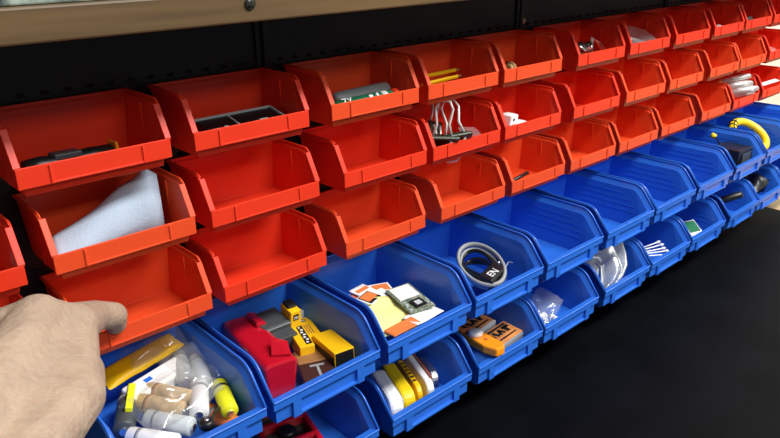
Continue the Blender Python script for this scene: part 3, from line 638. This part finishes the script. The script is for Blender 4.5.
t = tag(MB().box((.050, .018, .010)).build('white_packet', PAPER, loc=at('B1', 1, .008, .046, .002), rot=(.15, -.03, .22), bev=.002), 'white paper packet with a blue print below the yellow packet', 'packet')
MB().box((.006, .004, .0004), (-.006, .002, .0052)).build('blue_print', BLUE, t)
battery('grey battery with a neon stripe furthest left beside the hand', at('B1', 1, -.022, .060, -.002), (0, 0, -.50), DGREY, .0075, .042)
tag(MB().box((.005, .030, .004)).build('neon_strip', NEON, loc=at('B1', 1, -.017, .058, .007), rot=(0, .2, -.50), bev=.0006), 'neon yellow strip lying on the grey battery beside the hand', 'strip')
for i, (x, d, h, rz, m_, lab) in enumerate([(.010, .064, .002, .50, GOLD, 'upper gold labelled battery in the clear bag'), (.000, .072, .001, .50, GOLD, 'lower gold labelled battery in the clear bag'),
      (-.002, .088, -.003, .55, LGREY, 'light grey battery below the gold ones'), (-.018, .096, -.004, .60, WHITE, 'white battery furthest front left'), (.024, .084, .002, -.50, WHITE, 'white battery right of the gold ones'),
      (.042, .052, .001, -.35, LGREY, 'light grey battery at the back right'), (.032, .042, .004, -.30, MILKY, 'milky battery at the back beside the yellow packet'), (.034, .098, -.014, .2, ORC, 'orange battery under the neon yellow one')]):
    battery(lab, at('B1', 1, x-.002, d, h-.002), (0, 0, rz), m_, .0068, .036)
for i, (x, d, h, sx, sy, rz, lab) in enumerate([(.006, .076, .004, .058, .046, .2, 'clear bag over the gold batteries'), (.034, .046, .004, .030, .056, .1, 'clear bag at the right back of the batteries bin'),
        (.024, .014, .010, .060, .030, .1, 'dark looking clear bag under the orange bin')]):
    tag(bag(sx, sy, .017, 90+i*3.3, .35, 22).build('clear_bag', FILM, loc=at('B1', 1, x, d, h), rot=(.05, 0, rz), smooth=True), lab, 'bag', 'clear bags of batteries')

# ---------------------------------------------------------------- the hand
J = {k: Vector(v) for k, v in {
 'tip': (.0867,-.0640,-.0100), 'dip': (.0850,-.0700,-.0010), 'pip': (.0700,-.0780,.0075), 'imcp': (.0443,-.1260,.0312),
 'mmcp': (.0264,-.1313,.0450), 'rmcp': (.0080,-.1260,.0420), 'pmcp': (-.0085,-.1240,.0330),
 'wr': (-.0400,-.2100,.0330), 'wl': (-.0270,-.2250,.0180), 'tcmc': (-.0120,-.2120,.0230), 'tmcp': (.0239,-.1800,.0230), 'tip_ip': (.0400,-.1430,.0120), 'ttip': (.0535,-.0980,-.0080),
 'mp': (.0540,-.0860,.0040), 'md': (.0560,-.0760,-.0130), 'mt': (.0480,-.0860,-.0200),
 'rp': (.0320,-.0930,.0060), 'rd': (.0340,-.0850,-.0150), 'rt': (.0280,-.0990,-.0260),
 'pp': (.0100,-.0960,.0000), 'pd': (.0120,-.0900,-.0180), 'pt': (.0080,-.1050,-.0270), 'el': (-.1500,-.3450,.0300)}.items()}
def sph(m, c, r_, n=14):
    prof = [(max(.00005, r_*math.sin(PI*k/n)), -r_*math.cos(PI*k/n)) for k in range(n+1)]; m.lathe(prof, 18, c=c)
def cone(m, a, b, ra, rb):
    n = max(2, int((b-a).length/.004))
    for k in range(n+1): sph(m, a.lerp(b, k/n), ra+(rb-ra)*k/n, 8)
hm = MB()
for ch in ([('wr',.021),('imcp',.0132),('pip',.0102),('dip',.0088),('tip',.0080)], [('wr',.020),('mmcp',.0134),('mp',.0104),('md',.0088),('mt',.0078)],
           [('wl',.019),('rmcp',.0125),('rp',.0098),('rd',.0084),('rt',.0074)], [('wl',.018),('pmcp',.0115),('pp',.0086),('pd',.0075),('pt',.0066)],
           [('wl',.020),('tcmc',.017),('tmcp',.0140),('tip_ip',.0108),('ttip',.0088)], [('el',.034),('wr',.024)], [('el',.030),('wl',.022)],
           [('tcmc',.016),('imcp',.0125)], [('tmcp',.0125),('imcp',.0125)], [('imcp',.012),('mmcp',.0125),('rmcp',.012),('pmcp',.011)]):
    for (a, ra), (b, rb) in zip(ch, ch[1:]): cone(hm, J[a], J[b], ra, rb)
hand = hm.build('hand', SKIN)
rm = hand.modifiers.new('remesh', 'REMESH'); rm.mode = 'VOXEL'; rm.voxel_size = .0016; rm.use_smooth_shade = True
sm = hand.modifiers.new('smooth', 'SMOOTH'); sm.factor = .6; sm.iterations = 9
tag(hand, 'left hand of a person pulling the lip of an orange bin', 'hand')
